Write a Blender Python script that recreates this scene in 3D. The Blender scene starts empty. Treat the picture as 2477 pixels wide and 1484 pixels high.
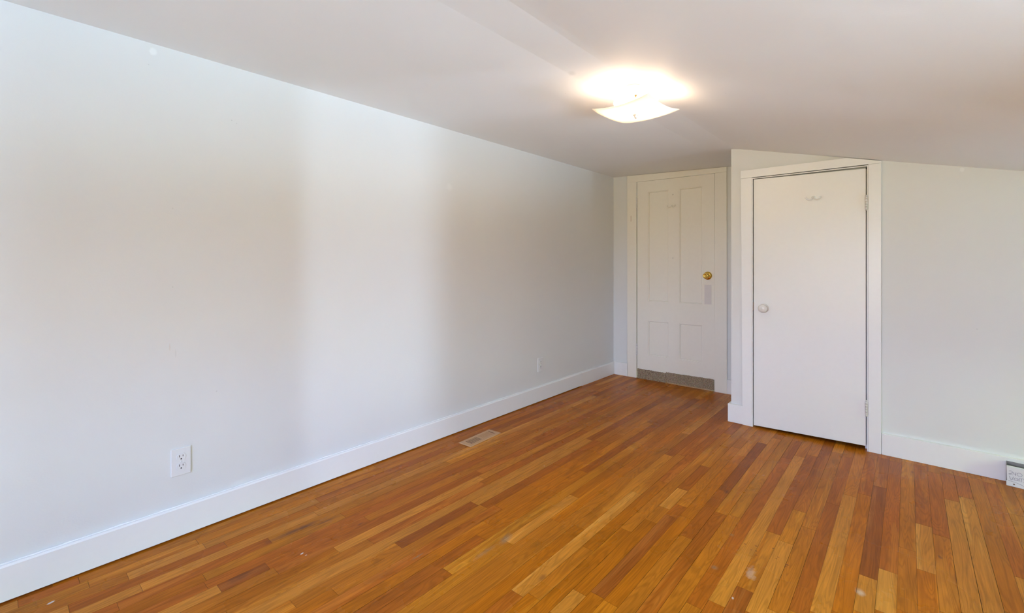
import bpy, bmesh, math, random
from mathutils import Vector, Matrix

# ------------------------------------------------------------------ camera, world, light, exposure
sc = bpy.context.scene
C = sc.collection
H = 1.15                      # eye height; origin of x,y is below the camera, y runs along the left wall
YAW = math.radians(41.112)
cam_d = bpy.data.cameras.new('camera')
cam = bpy.data.objects.new('camera', cam_d)
C.objects.link(cam)
cam.location = (0, 0, H)
cam.rotation_euler = (math.radians(90), 0, YAW)
cam_d.sensor_width = 36
cam_d.lens = 36 * 1100 / 2477
cam_d.shift_y = -105 / 2477
cam_d.clip_start = 0.02
sc.camera = cam

sc.view_settings.view_transform = 'Standard'
sc.view_settings.look = 'None'
sc.view_settings.exposure = 0.08
sc.view_settings.gamma = 1.0
sc.view_settings.use_curve_mapping = False

# daylight outside: colour and strength of the view by elevation (ground ... high sky),
# one set for the yard behind the gable window, one for the side windows
BANDS = (-1.0, -0.25, 0.0, 0.25, 0.55, 1.0)
SKY_BACK = [(0.3, 0.4, 0.6), (9.9, 8.6, 5.4), (13.0, 14.4, 19.6), (4.6, 7.0, 24.0), (0.4, 0.6, 5.0)]
SKY_SIDE = [(26.5, 36.0, 46.5), (0.5, 0.6, 0.8), (5.6, 8.3, 8.9), (42.0, 60.0, 30.0), (12.0, 50.0, 6.0)]
BAND_GLOW = (122.0, 148.0, 192.0)  # added bright patch outside, unseen; lights the band on the left wall

world = bpy.data.worlds.new('sky')
sc.world = world
world.use_nodes = True
nt = world.node_tree
nt.nodes.clear()
wo = nt.nodes.new('ShaderNodeOutputWorld')
bg = nt.nodes.new('ShaderNodeBackground')
tc = nt.nodes.new('ShaderNodeTexCoord')
sp = nt.nodes.new('ShaderNodeSeparateXYZ')
nt.links.new(tc.outputs['Generated'], sp.inputs[0])
def wmap(src, a, b, lo=0.0, hi=1.0):
    m = nt.nodes.new('ShaderNodeMapRange'); m.interpolation_type = 'SMOOTHSTEP'
    for k, v in (('From Min', a), ('From Max', b), ('To Min', lo), ('To Max', hi)): m.inputs[k].default_value = v
    nt.links.new(src, m.inputs['Value']); return m.outputs[0]
def wmix(f, a, b, mode='MIX'):
    m = nt.nodes.new('ShaderNodeMix'); m.data_type = 'RGBA'; m.blend_type = mode; m.clamp_result = False
    for k, v in (('Factor', f), ('A', a), ('B', b)):
        if hasattr(v, 'links'): nt.links.new(v, m.inputs[k])
        elif isinstance(v, float): m.inputs[k].default_value = v
        else: m.inputs[k].default_value = (*v, 1)
    return m.outputs['Result']
def wmath(op, a, b):
    m = nt.nodes.new('ShaderNodeMath'); m.operation = op
    for k, v in enumerate((a, b)):
        if hasattr(v, 'links'): nt.links.new(v, m.inputs[k])
        else: m.inputs[k].default_value = v
    return m.outputs[0]
def bands(cols):
    cur = cols[0]
    for k in range(1, 5):
        cur = wmix(wmap(sp.outputs['Z'], BANDS[k]-0.04, BANDS[k]+0.04), cur, cols[k])
    return cur
side = wmap(wmath('ADD', sp.outputs['X'], sp.outputs['Y']), -0.15, 0.15)
col = wmix(side, bands(SKY_BACK), bands(SKY_SIDE))
az = wmath('DIVIDE', sp.outputs['Y'], wmath('MAXIMUM', sp.outputs['X'], 0.05))
band_mask = wmath('MULTIPLY', wmap(az, 0.20, 0.31), wmap(az, 0.455, 0.485, 1.0, 0.0))
band_mask = wmath('MULTIPLY', band_mask, wmath('MULTIPLY', wmap(sp.outputs['Z'], -0.45, -0.35), wmap(sp.outputs['Z'], 0.10, 0.25, 1.0, 0.0)))
col = wmix(band_mask, col, BAND_GLOW)
nt.links.new(col, bg.inputs['Color'])
bg.inputs['Strength'].default_value = 1.0
nt.links.new(bg.outputs[0], wo.inputs[0])

XL, XR, YB, YF, YC = -2.32, 1.62, -1.70, 4.27, 3.535      # wall planes
XS = -0.972                                               # side of the closet block
# windows: back gable window (in wall_back) and side dormer window (in wall_right)
WB = (-1.35, 0.55, 0.50, 1.62)                            # x0,x1,z0,z1
WR = (-0.25, 1.05, 0.30, 1.15)                            # y0,y1,z0,z1
WS = (2.84, 3.00, 0.30, 1.15)                             # added unseen slit in the same wall; throws the bright band on wall_left

def area(name, loc, rot, sx, sy, power, color, spread=180, portal=False):
    d = bpy.data.lights.new(name, 'AREA')
    d.shape = 'RECTANGLE'; d.size = sx; d.size_y = sy
    d.energy = power; d.color = color; d.spread = math.radians(spread)
    d.cycles.is_portal = portal
    o = bpy.data.objects.new(name, d); C.objects.link(o)
    o.location = loc; o.rotation_euler = rot
    return o
area('portal_back', ((WB[0]+WB[1])/2, YB-0.12, (WB[2]+WB[3])/2), (math.radians(90), 0, 0), WB[1]-WB[0], WB[3]-WB[2], 1, (1,1,1), portal=True)
area('portal_side', (XR+0.12, (WR[0]+WR[1])/2, (WR[2]+WR[3])/2), (math.radians(90), 0, math.radians(90)), WR[1]-WR[0], WR[3]-WR[2], 1, (1,1,1), portal=True)
area('portal_slim', (XR+0.12, (WS[0]+WS[1])/2, (WS[2]+WS[3])/2), (math.radians(90), 0, math.radians(90)), WS[1]-WS[0], WS[3]-WS[2], 1, (1,1,1), portal=True)
BULB_K = 118.0
BULB_COL = (1.0, 0.75, 0.53)

# ------------------------------------------------------------------ materials
def mat(name):
    m = bpy.data.materials.new(name); m.use_nodes = True
    return m, m.node_tree, m.node_tree.nodes['Principled BSDF']
def simple(name, col, rough=0.5, metal=0.0, bump=0.0, bscale=60, coat=0.0, spec=0.5, var=0.0):
    m, t, p = mat(name)
    p.inputs['Base Color'].default_value = (*col, 1)
    p.inputs['Roughness'].default_value = rough
    p.inputs['Metallic'].default_value = metal
    p.inputs['Coat Weight'].default_value = coat
    p.inputs['Specular IOR Level'].default_value = spec
    g = t.nodes.new('ShaderNodeNewGeometry')
    nz = t.nodes.new('ShaderNodeTexNoise')
    nz.inputs['Scale'].default_value = bscale
    nz.inputs['Detail'].default_value = 4
    t.links.new(g.outputs['Position'], nz.inputs['Vector'])
    if bump:
        b = t.nodes.new('ShaderNodeBump')
        b.inputs['Strength'].default_value = bump
        b.inputs['Distance'].default_value = 0.002
        t.links.new(nz.outputs['Fac'], b.inputs['Height'])
        t.links.new(b.outputs[0], p.inputs['Normal'])
    if var:
        mxn = t.nodes.new('ShaderNodeMix'); mxn.data_type = 'RGBA'
        mxn.inputs['A'].default_value = (*[c * (1 - var) for c in col], 1)
        mxn.inputs['B'].default_value = (*[min(1, c * (1 + var)) for c in col], 1)
        t.links.new(nz.outputs['Fac'], mxn.inputs['Factor'])
        t.links.new(mxn.outputs['Result'], p.inputs['Base Color'])
    return m

def spot_mask(t, vec, c, radii, rot=0.0, soft=0.35, ragged=0.0, rs=60):
    """0..1 mask of an elliptical mark of given centre and radii (metres, world space)"""
    mp = t.nodes.new('ShaderNodeMapping'); mp.vector_type = 'TEXTURE'
    mp.inputs['Location'].default_value = c
    mp.inputs['Rotation'].default_value = rot if isinstance(rot, tuple) else (0, 0, rot)
    mp.inputs['Scale'].default_value = radii
    t.links.new(vec, mp.inputs['Vector'])
    ln = t.nodes.new('ShaderNodeVectorMath'); ln.operation = 'LENGTH'
    t.links.new(mp.outputs[0], ln.inputs[0])
    src = ln.outputs['Value']
    if ragged:
        nz = t.nodes.new('ShaderNodeTexNoise'); nz.inputs['Scale'].default_value = rs
        t.links.new(vec, nz.inputs['Vector'])
        a = t.nodes.new('ShaderNodeMath'); a.operation = 'MULTIPLY_ADD'
        t.links.new(nz.outputs['Fac'], a.inputs[0]); a.inputs[1].default_value = ragged
        t.links.new(src, a.inputs[2]); src = a.outputs[0]
        off = ragged * 0.5
    else:
        off = 0
    m = t.nodes.new('ShaderNodeMapRange')
    m.inputs['From Min'].default_value = 1 + off
    m.inputs['From Max'].default_value = 1 - soft + off
    t.links.new(src, m.inputs['Value'])
    return m.outputs[0]

def add_spots(t, p, vec, base, spots):
    """layer marks over a base colour socket"""
    cur = base
    for c, radii, rot, soft, ragged, rs, col, amt in spots:
        mk = spot_mask(t, vec, c, radii, rot, soft, ragged, rs)
        mu = t.nodes.new('ShaderNodeMath'); mu.operation = 'MULTIPLY'
        t.links.new(mk, mu.inputs[0]); mu.inputs[1].default_value = amt
        mi = t.nodes.new('ShaderNodeMix'); mi.data_type = 'RGBA'
        t.links.new(mu.outputs[0], mi.inputs['Factor'])
        t.links.new(cur, mi.inputs['A'])
        mi.inputs['B'].default_value = (*col, 1)
        cur = mi.outputs['Result']
    t.links.new(cur, p.inputs['Base Color'])

def wall_mat(name, col, spots=(), rough=0.55):
    m, t, p = mat(name)
    p.inputs['Roughness'].default_value = rough
    p.inputs['Specular IOR Level'].default_value = 0.35
    g = t.nodes.new('ShaderNodeNewGeometry')
    rgb = t.nodes.new('ShaderNodeTexNoise')
    rgb.inputs['Scale'].default_value = 3.0; rgb.inputs['Detail'].default_value = 3
    t.links.new(g.outputs['Position'], rgb.inputs['Vector'])
    mi = t.nodes.new('ShaderNodeMix'); mi.data_type = 'RGBA'
    mi.inputs['A'].default_value = (*[c * 0.985 for c in col], 1)
    mi.inputs['B'].default_value = (*[c * 1.012 for c in col], 1)
    t.links.new(rgb.outputs['Fac'], mi.inputs['Factor'])
    add_spots(t, p, g.outputs['Position'], mi.outputs['Result'], spots)
    n1 = t.nodes.new('ShaderNodeTexNoise'); n1.inputs['Scale'].default_value = 4.5; n1.inputs['Detail'].default_value = 2
    n2 = t.nodes.new('ShaderNodeTexNoise'); n2.inputs['Scale'].default_value = 160; n2.inputs['Detail'].default_value = 3
    t.links.new(g.outputs['Position'], n1.inputs['Vector'])
    t.links.new(g.outputs['Position'], n2.inputs['Vector'])
    b1 = t.nodes.new('ShaderNodeBump'); b1.inputs['Distance'].default_value = 0.012; b1.inputs['Strength'].default_value = 0.35
    b2 = t.nodes.new('ShaderNodeBump'); b2.inputs['Distance'].default_value = 0.0006; b2.inputs['Strength'].default_value = 0.35
    t.links.new(n1.outputs['Fac'], b1.inputs['Height'])
    t.links.new(n2.outputs['Fac'], b2.inputs['Height'])
    t.links.new(b1.outputs[0], b2.inputs['Normal'])
    t.links.new(b2.outputs[0], p.inputs['Normal'])
    return m

WCOL = (0.765, 0.765, 0.750)
GREYM = (0.55, 0.55, 0.54)
WHITM = (0.88, 0.88, 0.87)
lw = [  # centre, radii, rot, soft, ragged, noise scale, colour, amount
    ((XL, 0.435, 2.012), (0.05, 0.015, 0.018), 0, 0.4, 0.5, 90, WHITM, 0.7),
    ((XL, 2.02, 1.66), (0.05, 0.035, 0.03), 0, 0.6, 0.6, 60, WHITM, 0.35),
    ((XL, 3.86, 1.03), (0.05, 0.010, 0.035), 0, 0.5, 0.2, 60, WHITM, 0.3),
    ((XL, 0.42, 1.955), (0.05, 0.003, 0.003), 0, 0.5, 0, 1, GREYM, 0.5),
    ((XL, 0.49, 0.80), (0.05, 0.003, 0.020), 0, 0.5, 0.6, 120, (0.6, 0.45, 0.35), 0.25),
    ((XL, 0.51, 0.77), (0.05, 0.003, 0.020), 0, 0.5, 0.6, 120, GREYM, 0.3),
    ((XL, 0.66, 0.58), (0.05, 0.004, 0.003), 0, 0.5, 0, 1, GREYM, 0.6),
    ((XL, 0.50, 1.05), (0.05, 0.003, 0.003), 0, 0.5, 0, 1, GREYM, 0.6),
    ((XL, 0.72, 1.80), (0.05, 0.004, 0.003), 0, 0.5, 0, 1, GREYM, 0.6),
    ((XL, 0.74, 1.79), (0.05, 0.003, 0.003), 0, 0.5, 0, 1, GREYM, 0.5),
    ((XL, 0.50, 1.38), (0.05, 0.003, 0.003), 0, 0.5, 0, 1, GREYM, 0.5),
]
M_WALL = wall_mat('wall_paint_left', WCOL, lw)
cw = [
    ((0.222, YC, 1.668), (0.012, 0.05, 0.014), 0, 0.4, 0.4, 90, WHITM, 0.6),
    ((0.055, YC, 1.69), (0.003, 0.05, 0.003), 0, 0.5, 0, 1, GREYM, 0.5),
    ((0.28, YC, 0.79), (0.005, 0.05, 0.004), 0, 0.5, 0, 1, GREYM, 0.4),
]
M_WALLC = wall_mat('wall_paint_closet', WCOL, cw)
M_WALLP = wall_mat('wall_paint', WCOL)
M_CEIL = wall_mat('ceiling_paint', (0.895, 0.895, 0.885), [
    ((-1.13, 1.70, 2.0), (0.022, 0.035, 0.1), 0.6, 0.7, 0.5, 50, (0.66, 0.65, 0.64), 0.35),
    ((-1.30, 1.90, 2.0), (0.003, 0.003, 0.1), 0, 0.5, 0, 1, GREYM, 0.6),
    ((-0.60, 2.10, 1.9), (0.003, 0.003, 0.1), 0, 0.5, 0, 1, GREYM, 0.6)], rough=0.7)
M_TRIM = simple('trim_paint', (0.87, 0.865, 0.85), 0.32, bump=0.12, bscale=45, var=0.015)
M_DOOR = simple('door_paint', (0.86, 0.85, 0.825), 0.35, bump=0.12, bscale=40, var=0.015)
M_CREAM = simple('warmed_cream_paint', (0.88, 0.835, 0.74), 0.38, bump=0.14, bscale=40, var=0.02)  # cream paint, warmed further to offset the cool light at the far end
M_PLASTIC = simple('white_plastic', (0.80, 0.80, 0.80), 0.25, bump=0.02, bscale=30)
M_DARK = simple('dark_slot', (0.012, 0.011, 0.012), 0.6, bump=0.1)
M_BRASS = simple('polished_brass', (0.83, 0.56, 0.13), 0.13, 1.0, bump=0.03, bscale=20)
M_STEEL = simple('painted_hinge', (0.72, 0.70, 0.66), 0.35, 0.0, bump=0.25, bscale=150, var=0.06)
M_RUST = simple('worn_metal', (0.20, 0.15, 0.11), 0.5, 0.6, bump=0.3, bscale=150, var=0.2)
M_PORC = simple('porcelain', (0.80, 0.78, 0.74), 0.10, bump=0.01, coat=0.6)
M_REG = simple('register_tan', (0.54, 0.30, 0.14), 0.42, bump=0.1, bscale=80, var=0.05)
M_REGIN = simple('register_damper', (0.36, 0.23, 0.12), 0.5, bump=0.1, bscale=80, var=0.05)
M_INK = simple('ballpoint_ink', (0.16, 0.13, 0.20), 0.6, bump=0.05)
M_BOX = simple('box_enamel', (0.78, 0.78, 0.79), 0.35, bump=0.05, bscale=40)
M_GALV = simple('box_inside_metal', (0.30, 0.28, 0.26), 0.45, 0.7, bump=0.2, bscale=90, var=0.15)
M_LIP = simple('lock_patch_paint', (0.74, 0.69, 0.655), 0.5, bump=0.2, bscale=120, var=0.03)
M_SCUFF = simple('bare_paint_patch', (0.70, 0.58, 0.50), 0.6, bump=0.1)
M_SILL = simple('worn_threshold_wood', (0.52, 0.34, 0.17), 0.6, bump=0.3, bscale=60, var=0.15)
M_OUT = simple('window_paint', (0.8, 0.8, 0.79), 0.4, bump=0.05)

def carpet_mat():
    m, t, p = mat('berber_carpet')
    g = t.nodes.new('ShaderNodeNewGeometry')
    v = t.nodes.new('ShaderNodeTexVoronoi'); v.inputs['Scale'].default_value = 190
    mp = t.nodes.new('ShaderNodeMapping'); mp.inputs['Scale'].default_value = (1, 1, 1.5)
    mp.inputs['Rotation'].default_value = (0, 0.35, 0)
    t.links.new(g.outputs['Position'], mp.inputs[0]); t.links.new(mp.outputs[0], v.inputs['Vector'])
    r = t.nodes.new('ShaderNodeValToRGB')
    r.color_ramp.elements[0].position = 0.1; r.color_ramp.elements[0].color = (0.78, 0.62, 0.43, 1)
    r.color_ramp.elements[1].position = 0.75; r.color_ramp.elements[1].color = (0.20, 0.13, 0.075, 1)
    t.links.new(v.outputs['Distance'], r.inputs[0])
    hs = t.nodes.new('ShaderNodeMix'); hs.data_type = 'RGBA'; hs.blend_type = 'MULTIPLY'
    hs.inputs['Factor'].default_value = 0.25
    t.links.new(r.outputs[0], hs.inputs['A']); t.links.new(v.outputs['Color'], hs.inputs['B'])
    t.links.new(hs.outputs['Result'], p.inputs['Base Color'])
    p.inputs['Roughness'].default_value = 0.95
    b = t.nodes.new('ShaderNodeBump'); b.inputs['Distance'].default_value = 0.004; b.invert = True
    t.links.new(v.outputs['Distance'], b.inputs['Height']); t.links.new(b.outputs[0], p.inputs['Normal'])
    return m
M_CARPET = carpet_mat()

def glass_mat():
    m, t, p = mat('frosted_lamp_glass')
    o = t.nodes['Material Output']
    df = t.nodes.new('ShaderNodeBsdfDiffuse'); df.inputs['Color'].default_value = (0.92, 0.88, 0.82, 1)
    tr = t.nodes.new('ShaderNodeBsdfTranslucent'); tr.inputs['Color'].default_value = (0.97, 0.92, 0.84, 1)
    gl = t.nodes.new('ShaderNodeBsdfGlossy'); gl.inputs['Roughness'].default_value = 0.15
    nz = t.nodes.new('ShaderNodeTexNoise'); nz.inputs['Scale'].default_value = 40
    bp = t.nodes.new('ShaderNodeBump'); bp.inputs['Strength'].default_value = 0.05
    t.links.new(nz.outputs['Fac'], bp.inputs['Height']); t.links.new(bp.outputs[0], gl.inputs['Normal'])
    a = t.nodes.new('ShaderNodeMixShader'); a.inputs[0].default_value = 0.5
    b = t.nodes.new('ShaderNodeMixShader'); b.inputs[0].default_value = 0.04
    t.links.new(df.outputs[0], a.inputs[1]); t.links.new(tr.outputs[0], a.inputs[2])
    t.links.new(a.outputs[0], b.inputs[1]); t.links.new(gl.outputs[0], b.inputs[2])
    t.links.new(b.outputs[0], o.inputs[0])
    return m
M_SHADE = glass_mat()
def bulb_mat():
    m, t, p = mat('lit_bulb')
    p.inputs['Base Color'].default_value = (1, 0.9, 0.75, 1)
    p.inputs['Emission Color'].default_value = (*BULB_COL, 1)
    p.inputs['Emission Strength'].default_value = BULB_K
    return m
M_BULB = bulb_mat()
def pane_mat():
    m, t, p = mat('window_glass')
    o = t.nodes['Material Output']
    tr = t.nodes.new('ShaderNodeBsdfTransparent'); tr.inputs[0].default_value = (0.97, 0.98, 0.97, 1)
    gl = t.nodes.new('ShaderNodeBsdfGlossy'); gl.inputs['Roughness'].default_value = 0.02
    fr = t.nodes.new('ShaderNodeFresnel'); fr.inputs[0].default_value = 1.3
    mi = t.nodes.new('ShaderNodeMixShader')
    t.links.new(fr.outputs[0], mi.inputs[0]); t.links.new(tr.outputs[0], mi.inputs[1]); t.links.new(gl.outputs[0], mi.inputs[2])
    t.links.new(mi.outputs[0], o.inputs[0])
    return m
M_PANE = pane_mat()

# ------------------------------------------------------------------ helpers
def box(bm, x0, x1, y0, y1, z0, z1, mi=0):
    vs = [bm.verts.new(p) for p in ((x0,y0,z0),(x1,y0,z0),(x1,y1,z0),(x0,y1,z0),(x0,y0,z1),(x1,y0,z1),(x1,y1,z1),(x0,y1,z1))]
    for f in ((0,3,2,1),(4,5,6,7),(0,1,5,4),(1,2,6,5),(2,3,7,6),(3,0,4,7)):
        fc = bm.faces.new([vs[i] for i in f]); fc.material_index = mi
    return vs
def prism_xz(bm, poly, y0, y1, mi=0):
    """extrude a polygon given in x,z (counter-clockwise seen from -y) from y0 to y1"""
    a = [bm.verts.new((x, y0, z)) for x, z in poly]; b = [bm.verts.new((x, y1, z)) for x, z in poly]
    n = len(poly)
    bm.faces.new(a).material_index = mi
    bm.faces.new(b[::-1]).material_index = mi
    for i in range(n):
        bm.faces.new((a[i], b[i], b[(i+1) % n], a[(i+1) % n])).material_index = mi
def tube(bm, pts, r, n=10, cap=True, mi=0):
    pts = [Vector(p) for p in pts]
    rs = r if isinstance(r, (list, tuple)) else [r] * len(pts)
    rings = []
    up = None
    for i, p in enumerate(pts):
        d = (pts[min(i+1, len(pts)-1)] - pts[max(i-1, 0)]).normalized()
        if up is None:
            up = Vector((0,0,1)) if abs(d.z) < 0.9 else Vector((1,0,0))
        u = (up - d * up.dot(d)).normalized(); w = d.cross(u); up = u
        rings.append([bm.verts.new(p + (u * math.cos(2*math.pi*k/n) + w * math.sin(2*math.pi*k/n)) * rs[i]) for k in range(n)])
    for a, b in zip(rings, rings[1:]):
        for k in range(n):
            f = bm.faces.new((a[k], a[(k+1) % n], b[(k+1) % n], b[k])); f.smooth = True; f.material_index = mi
    if cap:
        bm.faces.new(rings[0][::-1]).material_index = mi; bm.faces.new(rings[-1]).material_index = mi
def lathe(bm, prof, origin, axis='z', n=28, mi=0):
    """prof: (radius, distance along the axis)"""
    O = Vector(origin)
    def P(r, h, a):
        ca, sa = r*math.cos(a), r*math.sin(a)
        return O + {'z': Vector((ca, sa, h)), 'y': Vector((ca, -h, sa)), 'x': Vector((h, ca, sa))}[axis]   # 'y' points to -y (into the room)
    rings = []
    for r, h in prof:
        rings.append([bm.verts.new(P(max(r, 1e-5), h, 2*math.pi*k/n)) for k in range(n)])
    for a, b in zip(rings, rings[1:]):
        for k in range(n):
            f = bm.faces.new((a[k], a[(k+1) % n], b[(k+1) % n], b[k])); f.smooth = True; f.material_index = mi
    bm.faces.new(rings[0][::-1]).material_index = mi; bm.faces.new(rings[-1]).material_index = mi
def obj(name, bm, m, parent=None, bevel=0.0, seg=2, kind=None, label=None):
    bmesh.ops.recalc_face_normals(bm, faces=bm.faces)
    me = bpy.data.meshes.new(name); bm.to_mesh(me); bm.free()
    for x in (m if isinstance(m, (list, tuple)) else [m]): me.materials.append(x)
    o = bpy.data.objects.new(name, me); C.objects.link(o)
    if parent: o.parent = parent
    if kind: o['kind'] = kind
    if label: o['label'] = label
    if bevel:
        b = o.modifiers.new('bevel', 'BEVEL'); b.width = bevel; b.segments = seg; b.limit_method = 'ANGLE'; b.angle_limit = math.radians(40)
    return o
def thing(name, label, cat, loc=(0,0,0), rot=0, group=None):
    o = bpy.data.objects.new(name, None); C.objects.link(o)
    o.location = loc; o.rotation_euler = (0,0,rot); o.empty_display_size = 0.05
    o['label'] = label; o['category'] = cat
    if group: o['group'] = group
    return o
def B(): return bmesh.new()
def struct(name, bm, m, **k): return obj(name, bm, m, kind='structure', **k)

# ------------------------------------------------------------------ room shell
CEIL = [(-2.46, 2.050), (-1.19, 1.999), (-1.145, 1.997), (-1.10, 1.992), (-0.945, 1.974), (-0.905, 1.966), (-0.865, 1.956), (-0.125, 1.769), (0.45, 1.629), (1.80, 1.30)]
def ceil_z(x):
    for (a, za), (b, zb) in zip(CEIL, CEIL[1:]):
        if a <= x <= b: return za + (zb-za)*(x-a)/(b-a)
bm = B()
prism_xz(bm, CEIL + [(1.80, 2.25), (-2.46, 2.25)], YB-0.2, YF+0.5)
struct('ceiling', bm, M_CEIL)

ZT = 2.2
bm = B(); box(bm, XL-0.12, XL, YB-0.12, YF+0.12, -0.1, ZT); struct('wall_left', bm, M_WALL)
# far wall with door opening
D1X0, D1X1, D1Z1 = -2.062, -1.304, 1.966
bm = B()
box(bm, XL, D1X0-0.01, YF, YF+0.11, -0.1, ZT); box(bm, D1X1+0.01, XS+0.02, YF, YF+0.11, -0.1, ZT)
box(bm, D1X0-0.01, D1X1+0.01, YF, YF+0.11, D1Z1+0.01, ZT)
box(bm, XL, XS+0.02, YF+0.25, YF+0.35, -0.1, ZT)
struct('wall_far', bm, M_WALLP)
# closet block
D2X0, D2X1, D2Z1 = -0.826, -0.192, 1.742
bm = B()
box(bm, XS, D2X0-0.012, YC, YC+0.11, -0.1, ZT); box(bm, D2X1+0.012, XR, YC, YC+0.11, -0.1, ZT)
box(bm, D2X0-0.012, D2X1+0.012, YC, YC+0.11, D2Z1+0.012, ZT)
box(bm, XS, XS+0.1, YC+0.11, YF+0.12, -0.1, ZT)
box(bm, XS+0.1, XR, YF+0.02, YF+0.12, -0.1, ZT)
struct('wall_closet_front', bm, M_WALLC)
def wall_open_x(bm, y0, y1, x0, x1, w):           # wall in the xz plane with a window opening
    box(bm, x0, w[0], y0, y1, -0.1, ZT); box(bm, w[1], x1, y0, y1, -0.1, ZT)
    box(bm, w[0], w[1], y0, y1, -0.1, w[2]); box(bm, w[0], w[1], y0, y1, w[3], ZT)
bm = B(); wall_open_x(bm, YB-0.12, YB, XL, XR+0.12, WB); struct('wall_back', bm, M_WALLP)
bm = B()
box(bm, XR, XR+0.12, YB, WR[0], -0.1, ZT); box(bm, XR, XR+0.12, WR[1], WS[0], -0.1, ZT); box(bm, XR, XR+0.12, WS[1], YF+0.12, -0.1, ZT)
box(bm, XR, XR+0.12, WS[0], WS[1], -0.1, WS[2]); box(bm, XR, XR+0.12, WS[0], WS[1], WS[3], ZT)
box(bm, XR, XR+0.12, WR[0], WR[1], -0.1, WR[2]); box(bm, XR, XR+0.12, WR[0], WR[1], WR[3], ZT)
struct('wall_right', bm, M_WALLP)

# windows (both behind or beside the camera), then the added light slit
def window_x(name, y, w):
    bm = B(); c = 0.09
    box(bm, w[0]-c, w[0], y, y+0.02, w[2]-0.02, w[3]+c); box(bm, w[1], w[1]+c, y, y+0.02, w[2]-0.02, w[3]+c)
    box(bm, w[0], w[1], y, y+0.02, w[3], w[3]+c); box(bm, w[0]-c-0.02, w[1]+c+0.02, y, y+0.05, w[2]-0.045, w[2]-0.02)
    root = struct(name, bm, M_OUT)
    bm = B(); f = 0.035; zm = (w[2]+w[3])/2; y0, y1 = y-0.08, y-0.05
    box(bm, w[0], w[0]+f, y0, y1, w[2], w[3]); box(bm, w[1]-f, w[1], y0, y1, w[2], w[3])
    box(bm, w[0], w[1], y0, y1, w[2], w[2]+f); box(bm, w[0], w[1], y0, y1, w[3]-f, w[3]); box(bm, w[0], w[1], y0, y1, zm-f/2, zm+f/2)
    obj('window_frame', bm, M_OUT, root)
    bm = B(); box(bm, w[0]+f, w[1]-f, y-0.067, y-0.063, w[2]+f, w[3]-f); obj('pane', bm, M_PANE, root)
window_x('window_1', YB, WB)
def window_y(name, x, w):
    bm = B(); c = 0.08
    box(bm, x-0.02, x, w[0]-c, w[0], w[2]-0.02, w[3]+c); box(bm, x-0.02, x, w[1], w[1]+c, w[2]-0.02, w[3]+c)
    box(bm, x-0.02, x, w[0], w[1], w[3], w[3]+c); box(bm, x-0.05, x, w[0]-c-0.02, w[1]+c+0.02, w[2]-0.045, w[2]-0.02)
    root = struct(name, bm, M_OUT)
    bm = B(); f = min(0.035, (w[1]-w[0])*0.08); zm = (w[2]+w[3])/2; x0, x1 = x+0.05, x+0.08
    box(bm, x0, x1, w[0], w[0]+f, w[2], w[3]); box(bm, x0, x1, w[1]-f, w[1], w[2], w[3])
    box(bm, x0, x1, w[0], w[1], w[2], w[2]+f); box(bm, x0, x1, w[0], w[1], w[3]-f, w[3]); box(bm, x0, x1, w[0], w[1], zm-f/2, zm+f/2)
    obj('window_frame', bm, M_OUT, root)
    bm = B(); box(bm, x+0.063, x+0.067, w[0]+f, w[1]-f, w[2]+f, w[3]-f); obj('pane', bm, M_PANE, root)
window_y('window_2', XR, WR)
window_y('added_light_slit', XR, WS)  # added to shape daylight into the wall band, not a known window

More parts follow.
